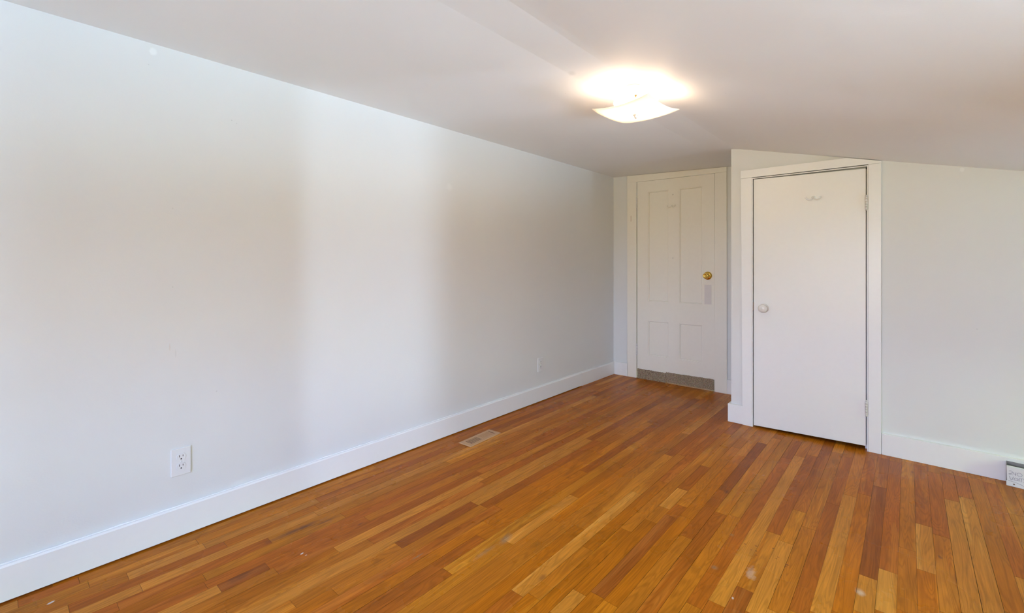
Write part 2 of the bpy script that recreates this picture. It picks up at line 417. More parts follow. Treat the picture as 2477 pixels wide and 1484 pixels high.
# ------------------------------------------------------------------ floor: narrow strip boards laid along y
PITCH = 0.0538
X0 = -2.3448
rnd = random.Random(11)
TONES = {   # linear base colours of the strips
    'l': (0.545, 0.198, 0.024), 'm': (0.475, 0.147, 0.010), 'o': (0.455, 0.130, 0.005),
    'r': (0.400, 0.105, 0.008), 'd': (0.330, 0.086, 0.010), 'y': (0.495, 0.164, 0.010)}
BOARDS = [   # strip, from y, to y, tone: the boards that stand out
    (1, 0.06, 0.21, 'r'), (2, 0.23, 0.56, 'm'), (3, 0.02, 0.33, 'm'), (3, 0.57, 1.04, 'l'), (4, 0.17, 0.63, 'r'), (4, 0.63, 1.01, 'o'),
    (5, 0.35, 0.98, 'l'), (6, 0.28, 0.76, 'r'), (9, 0.34, 0.53, 'l'), (9, 0.53, 0.69, 'd'), (9, 0.69, 1.11, 'r'), (9, 1.11, 2.33, 'm'),
    (10, 0.41, 0.7, 'm'), (11, 0.91, 1.73, 'l'), (12, 0.51, 1.03, 'm'), (12, 1.03, 1.69, 'r'), (12, 1.81, 2.68, 'r'), (13, -0.4, 2.95, 'l'),
    (14, 0.67, 1.09, 'm'), (14, 1.09, 1.52, 'd'), (15, 0.79, 1.53, 'm'), (16, 1.57, 2.25, 'o'), (20, 0.86, 1.4, 'y'), (20, 1.4, 1.89, 'l'),
    (20, 1.89, 2.58, 'o'), (25, 1.23, 1.58, 'm'), (25, 1.58, 2.32, 'o'), (27, 1.21, 1.35, 'l'), (27, 1.35, 1.93, 'o'), (27, 2.08, 2.31, 'l'),
    (28, 1.38, 2.03, 'd'), (28, 2.03, 2.15, 'r'), (33, 1.55, 3.08, 'r'), (34, 1.61, 3.16, 'l'), (35, 2.19, 3.22, 'r'), (36, 1.64, 2.15, 'l'),
    (37, 1.7, 2.33, 'm'), (37, 2.33, 3.37, 'm'), (38, 1.74, 2.64, 'r'), (38, 2.64, 3.33, 'r'), (39, 1.78, 2.79, 'l'), (40, 1.83, 2.85, 'o'),
    (40, 2.85, 3.4, 'r'), (41, 1.88, 2.11, 'l'), (41, 2.11, 3, 'd'), (42, 1.93, 2.2, 'l'), (42, 2.2, 3.44, 'r'), (43, 1.98, 2.42, 'm'),
    (43, 2.42, 3.47, 'm'), (44, 2.02, 2.29, 'o'), (44, 2.29, 2.69, 'l'), (44, 2.69, 3.47, 'r'), (45, 2.06, 2.63, 'm'), (45, 2.63, 3.4, 'r'),
    (46, 2.1, 3.06, 'l'), (46, 3.06, 3.44, 'r'), (47, 2.15, 3.14, 'l'), (47, 3.14, 3.43, 'r'), (48, 2.2, 3.45, 'm'), (49, 2.47, 3.43, 'r'),]
def floor_mesh():
    bm = B()
    lay = bm.loops.layers.float_color.new('tone')
    sd = bm.loops.layers.float_color.new('seed')
    g = 0.0004
    n = int((XR + 0.12 - X0) / PITCH) + 1
    for i in range(n):
        xa = X0 + i*PITCH; xb = xa + PITCH
        fixed = sorted((a, b, t) for k, a, b, t in BOARDS if k == i)
        y = YB - 0.15 - rnd.random()*0.8; cuts = []
        while y < YF + 0.3:
            tn = rnd.choices('lmoryd', (9, 28, 33, 18, 11, 1))[0]
            ln = rnd.choice((0.3, 0.5, 0.8, 1.0, 1.4) if i > 26 else (0.5, 0.9, 1.3, 1.6, 2.1)) * rnd.uniform(0.8, 1.2)
            nxt = [f for f in fixed if f[1] > y + 0.001]
            if nxt and nxt[0][0] <= y + 0.02:
                cuts.append((y, nxt[0][2])); y = nxt[0][1]; continue
            cuts.append((y, tn)); y += ln
            if nxt and y > nxt[0][0] - 0.08: y = nxt[0][0]
        cuts = list(cuts) + [(YF + 0.33, None)]
        for (ya, tn), (yb, _) in zip(cuts, cuts[1:]):
            c = TONES[tn]; k = rnd.uniform(0.92, 1.08)
            gx = g * rnd.choice((0.5, 0.8, 1.0, 1.6))
            vs = [bm.verts.new(p) for p in ((xa+gx, ya+g, 0), (xb-gx, ya+g, 0), (xb-gx, yb-g, 0), (xa+gx, yb-g, 0))]
            f = bm.faces.new(vs)
            s = (rnd.random(), rnd.random(), rnd.random(), 1)
            for l in f.loops:
                l[lay] = (c[0]*k, c[1]*k, c[2]*k, 1); l[sd] = s
            # slim sides so each seam is a real groove
            lo = [bm.verts.new((v.co.x, v.co.y, -0.004)) for v in vs]
            for q in range(4):
                f2 = bm.faces.new((vs[q], lo[q], lo[(q+1) % 4], vs[(q+1) % 4]))
                for l in f2.loops: l[lay] = (0.15, 0.055, 0.012, 1); l[sd] = s
    vs = [bm.verts.new(p) for p in ((XL-0.1, YB-0.1, -0.004), (XR+0.1, YB-0.1, -0.004), (XR+0.1, YF+0.3, -0.004), (XL-0.1, YF+0.3, -0.004))]
    f = bm.faces.new(vs)
    for l in f.loops: l[lay] = (0.08, 0.032, 0.010, 1); l[sd] = (0, 0, 0, 1)
    vs = [bm.verts.new(p) for p in ((XL-0.1, YB-0.1, -0.1), (XR+0.1, YB-0.1, -0.1), (XR+0.1, YF+0.3, -0.1), (XL-0.1, YF+0.3, -0.1))]
    bm.faces.new(vs[::-1])
    return bm

def floor_mat():
    m, t, p = mat('strip_floor_wood')
    L = t.links.new
    N = t.nodes.new
    g = N('ShaderNodeNewGeometry')
    col = N('ShaderNodeVertexColor'); col.layer_name = 'tone'
    sd = N('ShaderNodeVertexColor'); sd.layer_name = 'seed'
    off = N('ShaderNodeVectorMath'); off.operation = 'SCALE'; off.inputs['Scale'].default_value = 37.0
    L(sd.outputs['Color'], off.inputs[0])
    add = N('ShaderNodeVectorMath'); add.operation = 'ADD'
    L(g.outputs['Position'], add.inputs[0]); L(off.outputs[0], add.inputs[1])
    def stretched(sx, sy, scale, detail, dist=0.0, rough=0.5):
        mp = N('ShaderNodeMapping'); mp.inputs['Scale'].default_value = (sx, sy, 1)
        L(add.outputs[0], mp.inputs[0])
        nz = N('ShaderNodeTexNoise'); nz.inputs['Scale'].default_value = scale; nz.inputs['Detail'].default_value = detail
        nz.inputs['Distortion'].default_value = dist; nz.inputs['Roughness'].default_value = rough
        L(mp.outputs[0], nz.inputs['Vector'])
        return nz.outputs['Fac']
    def maprange(s, a, b, c, d):
        r = N('ShaderNodeMapRange'); r.inputs['From Min'].default_value = a; r.inputs['From Max'].default_value = b
        r.inputs['To Min'].default_value = c; r.inputs['To Max'].default_value = d
        L(s, r.inputs['Value']); return r.outputs[0]
    def mul(a, b):
        x = N('ShaderNodeMath'); x.operation = 'MULTIPLY'
        for k, v in enumerate((a, b)):
            if isinstance(v, float): x.inputs[k].default_value = v
            else: L(v, x.inputs[k])
        return x.outputs[0]
    fine = stretched(60, 2.2, 3.0, 5, 0.3, 0.65)       # pores along the board
    ringn = stretched(9, 0.75, 1.6, 2, 0.8)             # slow figure whose contours make the grain
    rm = N('ShaderNodeMath'); rm.operation = 'MULTIPLY'; rm.inputs[1].default_value = 16.0; L(ringn, rm.inputs[0])
    rs = N('ShaderNodeMath'); rs.operation = 'SINE'
    rk = N('ShaderNodeMath'); rk.operation = 'MULTIPLY'; rk.inputs[1].default_value = 6.283; L(rm.outputs[0], rk.inputs[0]); L(rk.outputs[0], rs.inputs[0])
    ring = maprange(rs.outputs[0], -0.2, 1.0, 1.03, 0.84)
    heart = stretched(13, 0.7, 1.3, 1.5, 0.5)           # sapwood / heartwood change
    hm = maprange(heart, 0.54, 0.565, 0.0, 1.0)
    # fine-grain multiplier
    fm = maprange(fine, 0.3, 0.7, 0.80, 1.14)
    cloud = stretched(6, 1.5, 1.5, 3)
    cm = maprange(cloud, 0.3, 0.7, 0.86, 1.12)
    tot = mul(mul(fm, ring), cm)
    # heartwood shift
    hx = N('ShaderNodeMix'); hx.data_type = 'RGBA'; hx.blend_type = 'MULTIPLY'
    hx.inputs['B'].default_value = (1.17, 1.30, 1.7, 1)
    sep = N('ShaderNodeSeparateColor'); L(sd.outputs['Color'], sep.inputs[0])
    sel = maprange(sep.outputs[0], 0.35, 0.45, 0.0, 1.0)
    L(mul(hm, sel), hx.inputs['Factor']); L(col.outputs['Color'], hx.inputs['A'])
    sc_ = N('ShaderNodeVectorMath'); sc_.operation = 'SCALE'
    L(hx.outputs['Result'], sc_.inputs[0]); L(tot, sc_.inputs['Scale'])
    DK, GY, WT = (0.07, 0.03, 0.025), (0.33, 0.24, 0.15), (0.75, 0.72, 0.70)
    S = []
    L2 = L
    for c, r, rot, soft, rag, ns, cc, am in FLOOR_MARKS:
        S.append(((c[0], c[1], 0), (r[0], r[1], 1), rot, soft, rag, ns, {'k': DK, 'g': GY, 'w': WT, 'h': (0.16, 0.05, 0.02)}[cc], am))
    add_spots(t, p, g.outputs['Position'], sc_.outputs[0], S)
    # finish
    p.inputs['Specular IOR Level'].default_value = 0.08
    wear = N('ShaderNodeTexNoise'); wear.inputs['Scale'].default_value = 2.5; wear.inputs['Detail'].default_value = 5
    L(g.outputs['Position'], wear.inputs['Vector'])
    L(maprange(wear.outputs['Fac'], 0.3, 0.7, 0.22, 0.36), p.inputs['Roughness'])
    b = N('ShaderNodeBump'); b.inputs['Strength'].default_value = 0.12; b.inputs['Distance'].default_value = 0.001
    L(fine, b.inputs['Height'])
    b2 = N('ShaderNodeBump'); b2.inputs['Strength'].default_value = 0.25; b2.inputs['Distance'].default_value = 0.002
    per = maprange(cloud, 0.2, 0.8, 0.0, 1.0); L(per, b2.inputs['Height']); L(b.outputs[0], b2.inputs['Normal'])
    L(b2.outputs[0], p.inputs['Normal'])
    return m
FLOOR_MARKS = [
    # (x,y), radii, rot, soft, ragged, noise scale, kind, amount
    ((-1.985, 0.86), (0.020, 0.150), -0.02, 0.8, 0.8, 30, 'k', 0.72),
    ((-1.955, 0.98), (0.010, 0.080), 0.0, 0.8, 0.8, 40, 'k', 0.5),
    ((-1.809, 0.809), (0.0045, 0.008), 0.3, 0.4, 0.3, 90, 'w', 0.9),
    ((-1.787, 0.815), (0.003, 0.005), 0.3, 0.4, 0.3, 90, 'w', 0.5),
    ((-2.188, 0.133), (0.006, 0.012), 0.4, 0.4, 0.4, 90, 'w', 0.7),
    ((-1.265, 1.41), (0.022, 0.050), 0.2, 0.95, 0.8, 90, 'g', 0.62),
    ((-1.27, 1.29), (0.014, 0.080), 0.0, 0.95, 1.2, 90, 'g', 0.35),
    ((-1.82, 1.07), (0.008, 0.022), 0.2, 0.8, 0.5, 60, 'k', 0.5),
    ((-1.45, 1.10), (0.004, 0.035), 0.0, 0.9, 0.8, 60, 'g', 0.7),
    ((-0.505, 2.029), (0.0055, 0.005), 0, 0.5, 0.2, 90, 'h', 0.7),
    ((-0.467, 2.044), (0.0060, 0.005), 0, 0.5, 0.2, 90, 'h', 0.8),
    ((-0.476, 2.004), (0.0045, 0.004), 0, 0.5, 0.2, 90, 'h', 0.7),
    ((-0.459, 2.009), (0.0050, 0.004), 0, 0.5, 0.2, 90, 'h', 0.8),
    ((-0.452, 1.980), (0.0060, 0.004), 0, 0.5, 0.2, 90, 'h', 0.6),
    ((-0.412, 2.072), (0.0045, 0.004), 0, 0.5, 0.2, 90, 'k', 0.8),
    ((-0.385, 2.023), (0.0040, 0.004), 0, 0.5, 0.2, 90, 'h', 0.7),
    ((-0.388, 2.008), (0.0045, 0.003), 0, 0.5, 0.2, 90, 'h', 0.7),
    ((-0.350, 1.994), (0.0085, 0.006), 0, 0.5, 0.2, 90, 'h', 0.8),
    ((-0.352, 1.980), (0.0070, 0.004), 0, 0.5, 0.2, 90, 'h', 0.7),
    ((-0.553, 1.796), (0.0050, 0.006), 0, 0.5, 0.2, 90, 'h', 0.6),
    ((-0.553, 1.796), (0.0160, 0.018), 0, 0.9, 0.4, 60, 'g', 0.35),
    ((-0.564, 2.060), (0.0120, 0.014), 0, 0.9, 0.5, 60, 'g', 0.4),
    ((-0.128, 1.995), (0.0180, 0.025), 0.3, 0.8, 1.0, 60, 'w', 0.35),
    ((-0.440, 1.850), (0.0200, 0.050), 0.2, 0.8, 1.6, 55, 'w', 0.22),
    ((-0.455, 1.673), (0.0040, 0.008), 0.3, 0.5, 0.4, 90, 'w', 0.5),
    ((-0.020, 1.940), (0.0035, 0.007), 0.6, 0.5, 0.3, 90, 'w', 0.7),
    ((0.092, 2.440), (0.0080, 0.018), 0.2, 0.7, 0.8, 60, 'k', 0.5),
    ((-0.690, 2.430), (0.0160, 0.030), 0.1, 0.8, 0.8, 50, 'k', 0.5),
    ((-1.010, 1.325), (0.0140, 0.030), 0.1, 0.8, 0.8, 50, 'h', 0.5),
    ((-0.807, 2.123), (0.0025, 0.003), 0, 0.5, 0, 60, 'k', 0.9),
    ((0.015, 3.330), (0.0080, 0.025), 0, 0.8, 0.8, 60, 'k', 0.5),
    ((0.190, 3.130), (0.0050, 0.025), 0, 0.8, 0.8, 60, 'k', 0.6),
    ((0.440, 3.300), (0.0270, 0.120), 0, 0.6, 0.8, 30, 'k', 0.55),
    ((-1.845, 0.600), (0.0250, 0.050), 0, 0.9, 0.8, 50, 'k', 0.45),
    ((-1.556, 2.061), (0.0040, 0.004), 0, 0.5, 0, 60, 'w', 0.5),
]
struct('floor', floor_mesh(), floor_mat())

# ------------------------------------------------------------------ baseboards
bm = B()
def base_y(bm, x0, x1, ya, yb, za=0.0, h=0.127):          # along y, front face at x1
    box(bm, x0, x1, ya, yb, za, h-0.006)
    vs = [bm.verts.new(p) for p in ((x0, ya, h-0.006), (x1, ya, h-0.006), (x1-0.005, ya, h), (x0, ya, h), (x0, yb, h-0.006), (x1, yb, h-0.006), (x1-0.005, yb, h), (x0, yb, h))]
    for f in ((0,1,2,3), (7,6,5,4), (1,5,6,2), (2,6,7,3)): bm.faces.new([vs[k] for k in f])
base_y(bm, XL, XL+0.020, YB, 3.635, 0.0065)
base_y(bm, XL, XL+0.0195, 3.637, YF, 0.002, 0.1262)
struct('baseboard_left', bm, M_TRIM)
# lumpy bead of paint and caulk along the top of the left baseboard
bm = B(); r2 = random.Random(4); pts = []; rr = []
y = YB
while y < 3.9:
    pts.append((XL+0.0035+r2.uniform(-.001, .001), y, 0.1275+r2.uniform(-.0012, .0012))); rr.append(r2.uniform(.0022, .0048)); y += 0.03
tube(bm, pts, rr, 8); struct('trim_caulk_bead', bm, M_TRIM)
bm = B()
def base_x(bm, xa, xb, y0, y1, z0=0.0, h=0.127):          # along x, front face at y0
    box(bm, xa, xb, y0, y1, z0, h-0.0015)
    vs = [bm.verts.new(p) for p in ((xa, y1, h-0.0015), (xa, y0, h-0.0015), (xa, y0+0.0015, h), (xa, y1, h), (xb, y1, h-0.0015), (xb, y0, h-0.0015), (xb, y0+0.0015, h), (xb, y1, h))]
    for f in ((0,1,2,3), (7,6,5,4), (1,5,6,2), (2,6,7,3)): bm.faces.new([vs[k] for k in f])
base_x(bm, XL+0.02, -2.152, YF-0.020, YF, 0, 0.130); base_x(bm, -1.204, XS-0.02, YF-0.016, YF, 0, 0.125)
struct('baseboard_far', bm, M_TRIM)
bm = B(); base_x(bm, XS-0.018, -0.890, YC-0.020, YC, 0.002, 0.132); base_y(bm, XS-0.018, XS, YC, YF, 0.0, 0.13)
struct('baseboard_closet_corner', bm, M_TRIM, bevel=0.0015)
bm = B(); base_x(bm, -0.123, XR, YC-0.020, YC, 0.001, 0.127); struct('baseboard_closet_front', bm, M_TRIM)
bm = B(); base_x(bm, XL+0.02, XR-0.02, YB, YB+0.02); struct('baseboard_back', bm, M_TRIM)
bm = B(); base_y(bm, XR-0.02, XR, YB, YC-0.02); struct('baseboard_right', bm, M_TRIM)

# ------------------------------------------------------------------ far door (old four-panel door)
yF = YF - 0.020
bm = B()                                                   # casing, its head cut along the ceiling
prism_xz(bm, [(-2.156, 0.0), (-2.058, 0.0), (-2.056, 1.9625), (-2.156, 1.9635)], yF, YF)
prism_xz(bm, [(-1.310, 0.0), (-1.204, 0.0), (-1.207, 1.954), (-1.307, 1.954)], yF, YF)
prism_xz(bm, [(-2.157, 1.9635), (-1.3075, 1.9545), (-1.2065, 1.9545), (-1.2065, ceil_z(-1.2065)-0.002), (-2.157, ceil_z(-2.157)-0.002)], yF-0.001, YF)
struct('trim_1', bm, M_CREAM, bevel=0.0015)
bm = B()                                                   # jamb lining and stop
box(bm, D1X0-0.009, D1X0, YF+0.001, YF+0.108, 0, D1Z1); box(bm, D1X1, D1X1+0.009, YF+0.001, YF+0.108, 0, D1Z1)
box(bm, D1X0, D1X1, YF+0.001, YF+0.108, D1Z1, D1Z1+0.009)
struct('trim_2', bm, M_CREAM)

def panel_door(x0, x1, z0, z1, yf, th, panels, depth=0.011, bev=0.010, top=None):
    bm = B()
    xs = sorted({x0, x1} | {p[0] for p in panels} | {p[1] for p in panels})
    zs = sorted({z0, z1} | {p[2] for p in panels} | {p[3] for p in panels})
    V = {}
    def v(x, y, z):
        k = (round(x, 5), round(y, 5), round(z, 5))
        if k not in V: V[k] = bm.verts.new(k)
        return V[k]
    for xa, xb in zip(xs, xs[1:]):
        for za, zb in zip(zs, zs[1:]):
            pan = any(p[0] <= xa and xb <= p[1] and p[2] <= za and zb <= p[3] for p in panels)
            if not pan:
                bm.faces.new((v(xa, yf, za), v(xb, yf, za), v(xb, yf, zb), v(xa, yf, zb)))
    for xa, xb, za, zb in panels:
        o_ = [v(xa, yf, za), v(xb, yf, za), v(xb, yf, zb), v(xa, yf, zb)]
        # split outer border where grid lines meet it is not needed: panel edges are whole grid cells
        prev = o_
        for off, dy in ((0.0015, 0.004), (0.006, 0.0045), (bev, depth+0.002), (bev+0.004, depth)):
            cur = [v(xa+off, yf+dy, za+off), v(xb-off, yf+dy, za+off), v(xb-off, yf+dy, zb-off), v(xa+off, yf+dy, zb-off)]
            for q in range(4): bm.faces.new((prev[q], prev[(q+1) % 4], cur[(q+1) % 4], cur[q]))
            prev = cur
        bm.faces.new(prev)
    for (a, b, c, d) in (((x0, z0), (x1, z0), 0, 0), ((x1, z0), (x1, z1), 0, 0), ((x1, z1), (x0, z1), 0, 0), ((x0, z1), (x0, z0), 0, 0)):
        bm.faces.new([bm.verts.new((a[0], yf, a[1])), bm.verts.new((a[0], yf+th, a[1])), bm.verts.new((b[0], yf+th, b[1])), bm.verts.new((b[0], yf, b[1]))])
    bm.faces.new([bm.verts.new(p) for p in ((x0, yf+th, z0), (x0, yf+th, z1), (x1, yf+th, z1), (x1, yf+th, z0))])
    if top:                                                # old doors are never square: lower the latch side
        for vv in bm.verts:
            if vv.co.z > z1 - 0.001: vv.co.z += top * (vv.co.x - x0) / (x1 - x0)
    bmesh.ops.remove_doubles(bm, verts=bm.verts, dist=1e-5)
    return bm
yd = YF - 0.010
P1 = [(-1.938, -1.730, 0.774, 1.852), (-1.627, -1.418, 0.774, 1.852), (-1.938, -1.730, 0.243, 0.582), (-1.627, -1.418, 0.243, 0.582)]
door1 = struct('door_1', panel_door(-2.050, -1.312, 0.088, 1.962, yd, 0.035, P1, top=-0.010), M_CREAM)

def hinge(parent, x, yf, z0, z1, mats=M_STEEL):
    bm = B(); n = 5; h = (z1-z0)/n
    for k in range(n):
        lathe(bm, [(0.0055, z0+k*h+0.0006), (0.0062, z0+k*h+0.001), (0.0062, z0+(k+1)*h-0.001), (0.0055, z0+(k+1)*h-0.0006)], (x, yf-0.004, 0), 'z', 14)
    for z, s in ((z1, 1), (z0, -1)):
        lathe(bm, [(0.004, z), (0.0065, z+s*0.002), (0.0055, z+s*0.006), (0.001, z+s*0.008)][::s], (x, yf-0.004, 0), 'z', 14)
    box(bm, x-0.009, x+0.009, yf-0.0015, yf+0.002, z0+0.003, z1-0.003)
    obj('hinge', bm, mats, parent)
hinge(door1, -2.055, yd-0.004, 1.700, 1.806); hinge(door1, -2.055, yd-0.004, 0.232, 0.338)

def double_hook(parent, x, yf, z, w=0.038, m=M_DOOR):
    bm = B()
    lathe(bm, [(0.001, 0.0045), (0.009, 0.004), (0.0115, 0.0), (0.0115, -0.003)][::-1], (x, yf, z+0.008), 'y', 18)
    for s in (-1, 1):
        pts = []
        for k in range(11):
            pts.append((x + s*(0.004 + (w-0.004)*k/10), yf - 0.006 - 0.022*math.sin(math.pi*0.5*k/10), z - 0.010*math.sin(math.pi*k/10*0.95) + 0.004*(k/10)**3))
        tube(bm, [(x, yf-0.003, z+0.009)] + pts, [0.004]*2 + [0.0038]*9 + [0.003], 10)
        e = pts[-1]
        ring = [(0.0005, -0.0062), (0.0038, -0.0050), (0.0062, 0), (0.0038, 0.0050), (0.0005, 0.0062)]
        lathe(bm, ring, (e[0], e[1], e[2]+0.003), 'z', 14)
    obj('coat_hook', bm, m, parent)
double_hook(door1, -1.698, yd, 1.690, m=M_CREAM)
for z, s in ((1.802, 0.007), (1.198, 0.006)):
    bm = B(); lathe(bm, [(s, -0.002), (s, 0.002), (s*0.6, 0.006), (0.001, 0.007)], (-1.690, yd, z), 'y', 14); obj('screw_plug', bm, M_LIP, door1)
# brass knob
bm = B(); lathe(bm, [(0.037, -0.001), (0.037, 0.003), (0.034, 0.008), (0.024, 0.012), (0.015, 0.014), (0.013, 0.028)], (-1.369, yd, 1.036), 'y', 36)
kn = obj('door_knob', bm, M_BRASS, door1)
bm = B(); lathe(bm, [(0.010, 0.026), (0.013, 0.031), (0.022, 0.037), (0.0265, 0.046), (0.0265, 0.055), (0.023, 0.062), (0.018, 0.065), (0.014, 0.0655), (0.012, 0.063), (0.001, 0.0625)], (-1.369, yd, 1.036), 'y', 36)
obj('knob_grip', bm, M_BRASS, kn)
bm = B(); box(bm, -1.398, -1.337, yd-0.0015, yd, 0.777, 0.952); obj('lock_patch', bm, M_LIP, door1, bevel=0.001, label='greyer painted patch under the brass knob')
# carpet strips tacked along the foot of the door, with a frayed top
def ragged_strip(name, x0, x1, z0a, z0b, z1a, z1b, y0, y1, seed):
    r = random.Random(seed); n = 46; bm = B(); top = []; bot = []
    for k in range(n+1):
        f = k/n; x = x0 + (x1-x0)*f
        top.append((x, z1a + (z1b-z1a)*f + r.uniform(-.0025, .0025))); bot.append((x, z0a + (z0b-z0a)*f + r.uniform(-.0015, .0015)))
    for k in range(n):
        q = [bot[k], bot[k+1], top[k+1], top[k]]
        a = [bm.verts.new((x, y0, z)) for x, z in q]; b = [bm.verts.new((x, y1, z)) for x, z in q]
        bm.faces.new(a); bm.faces.new(b[::-1]); bm.faces.new((a[3], a[2], b[2], b[3])); bm.faces.new((a[0], b[0], b[1], a[1]))
        if k == 0: bm.faces.new((a[0], a[3], b[3], b[0]))
        if k == n-1: bm.faces.new((a[1], b[1], b[2], a[2]))
    bmesh.ops.remove_doubles(bm, verts=bm.verts, dist=1e-5)
    return obj(name, bm, M_CARPET, door1, label='brown looped carpet strip nailed along the foot of the door')
ragged_strip('carpet_strip', -2.047, -1.757, 0.001, 0.003, 0.096, 0.094, yd-0.008, yd+0.002, 1)
ragged_strip('carpet_strip', -1.7515, -1.313, 0.010, 0.012, 0.103, 0.107, yd-0.010, yd+0.001, 2)
bm = B(); prism_xz(bm, [(-1.75, 0.0), (-1.315, 0.0), (-1.315, 0.004), (-1.45, 0.009), (-1.60, 0.010), (-1.75, 0.007)], yd-0.004, YF+0.10)
struct('trim_3', bm, M_SILL)
bm = B(); box(bm, -2.118, -2.110, yF-0.0006, yF+0.001, 1.570, 1.628); o = obj('latch_scar', bm, M_SCUFF, bpy.data.objects['trim_1'], label='bare peach-coloured chip in the paint')

# ------------------------------------------------------------------ closet door (plain slab)
yC = YC - 0.020
bm = B()
prism_xz(bm, [(-0.892, 0.0), (-0.832, 0.0), (-0.832, 1.752), (-0.903, 1.752)], yC, YC)
prism_xz(bm, [(-0.186, 0.0), (-0.125, 0.0), (-0.125, 1.752), (-0.186, 1.752)], yC, YC)
zc = lambda x: ceil_z(x) - 0.004
prism_xz(bm, [(-0.904, 1.7525), (-0.125, 1.7525), (-0.124, zc(-0.124)), (-0.290, 1.808), (-0.904, 1.808)], yC-0.001, YC)
struct('trim_4', bm, M_TRIM, bevel=0.0015)
bm = B()                                                   # jamb with a thin bead proud of the casing edge
box(bm, D2X0-0.0055, D2X0, yC+0.002, YC+0.108, 0, D2Z1+0.006); box(bm, D2X1, D2X1+0.0055, yC+0.002, YC+0.108, 0, D2Z1+0.006)
box(bm, D2X0, D2X1, yC+0.002, YC+0.108, D2Z1, D2Z1+0.006)
box(bm, D2X0, D2X0+0.012, YC+0.032, YC+0.06, 0, D2Z1); box(bm, D2X1-0.012, D2X1, YC+0.032, YC+0.06, 0, D2Z1); box(bm, D2X0, D2X1, YC+0.032, YC+0.06, D2Z1-0.012, D2Z1)
struct('trim_5', bm, M_TRIM)
yk = yC + 0.006
bm = B(); prism_xz(bm, [(-0.8205, 0.012), (-0.1985, 0.030), (-0.1985, 1.730), (-0.8205, 1.738)], yk, yk+0.034)
door2 = struct('door_2', bm, M_DOOR, bevel=0.001)
hinge(door2, -0.1955, yk-0.003, 1.478, 1.560); hinge(door2, -0.1955, yk-0.003, 0.220, 0.305)
double_hook(door2, -0.468, yk, 1.570, 0.040)
bm = B(); lathe(bm, [(0.031, -0.001), (0.031, 0.002), (0.028, 0.006), (0.012, 0.009), (0.010, 0.022)], (-0.757, yk, 0.838), 'y', 32)
kn = obj('door_knob', bm, M_PORC, door2, label='white porcelain knob')
bm = B(); lathe(bm, [(0.010, 0.020), (0.014, 0.023), (0.0245, 0.030), (0.0285, 0.038), (0.0275, 0.046), (0.021, 0.052), (0.009, 0.055), (0.001, 0.0555)], (-0.757, yk, 0.838), 'y', 32)
obj('knob_grip', bm, M_PORC, kn)
bm = B(); lathe(bm, [(0.0055, 0.054), (0.0055, 0.0568), (0.003, 0.058), (0.0005, 0.0582)], (-0.757, yk, 0.838), 'y', 16); obj('knob_screw', bm, M_STEEL, kn)
bm = B(); box(bm, -0.8255, -0.8205, yk+0.0005, yk+0.012, 0.816, 0.874); obj('latch_plate', bm, M_RUST, door2)

# ------------------------------------------------------------------ ceiling light
LX, LY = -0.972, 2.003
lamp = thing('ceiling_light', 'lit semi-flush ceiling light with square curved frosted glass shade', 'ceiling light', (LX, LY, ceil_z(LX)))
cz = ceil_z(LX)
bm = B(); lathe(bm, [(0.060, -0.004), (0.060, -0.020), (0.056, -0.026), (0.044, -0.031), (0.012, -0.033), (0.001, -0.033)], (0, 0, 0), 'z', 40)
for v in bm.verts:
    if v.co.z > -0.005: v.co.z = ceil_z(LX + v.co.x) - cz - 0.001
obj('canopy', bm, simple('canopy_white', (0.80, 0.77, 0.72), 0.35, bump=0.02), lamp)
bm = B(); tube(bm, [(0, 0, -0.03), (0, 0, -0.128)], 0.0035, 10); obj('stem', bm, M_BRASS, lamp)
R0 = math.radians(-3.9)
bm = B(); n = 18; hs = 0.146; G = {}
for i in range(n+1):
    for j in range(n+1):
        a, b = -1+2*i/n, -1+2*j/n
        # edges bow slightly inwards between the flared corners
        x = a*hs*(1 - 0.045*(1-b*b)); y = b*hs*(1 - 0.045*(1-a*a))
        d = (x*x+y*y)/(0.2065**2)
        z = 0.018*d + 0.005*(abs(a*b))**3
        xr, yr = x*math.cos(R0)-y*math.sin(R0), x*math.sin(R0)+y*math.cos(R0)
        G[i, j] = bm.verts.new((xr, yr, 1.855 + z - cz))
for i in range(n):
    for j in range(n):
        f = bm.faces.new((G[i, j], G[i+1, j], G[i+1, j+1], G[i, j+1])); f.smooth = True
sh = obj('shade', bm, M_SHADE, lamp)
so = sh.modifiers.new('thick', 'SOLIDIFY'); so.thickness = 0.004; so.offset = 0
bm = B(); zf = 1.853 - cz
lathe(bm, [(0.001, zf-0.020), (0.0045, zf-0.019), (0.006, zf-0.014), (0.0085, zf-0.009), (0.0085, zf-0.006), (0.012, zf-0.004), (0.012, zf)], (0, 0, 0), 'z', 24)
obj('finial', bm, simple('finial_nickel', (0.75, 0.70, 0.62), 0.3, 0.6, bump=0.02), lamp)
for s in (-1, 1):
    a = math.radians(20); dx, dy = math.cos(a)*s, math.sin(a)*s
    bm = B(); tube(bm, [(dx*0.004, dy*0.004, -0.042), (dx*0.018, dy*0.018, -0.052), (dx*0.038, dy*0.038, -0.056)], [0.011, 0.013, 0.013], 16); sk = obj('socket', bm, M_PORC, lamp)
    bm = B(); tube(bm, [(dx*r, dy*r, -0.056-(r-0.04)*0.08) for r in (0.040, 0.050, 0.062, 0.075, 0.088, 0.098, 0.103)], [0.012, 0.014, 0.019, 0.022, 0.021, 0.015, 0.004], 20)
    obj('light_bulb', bm, M_BULB, lamp)

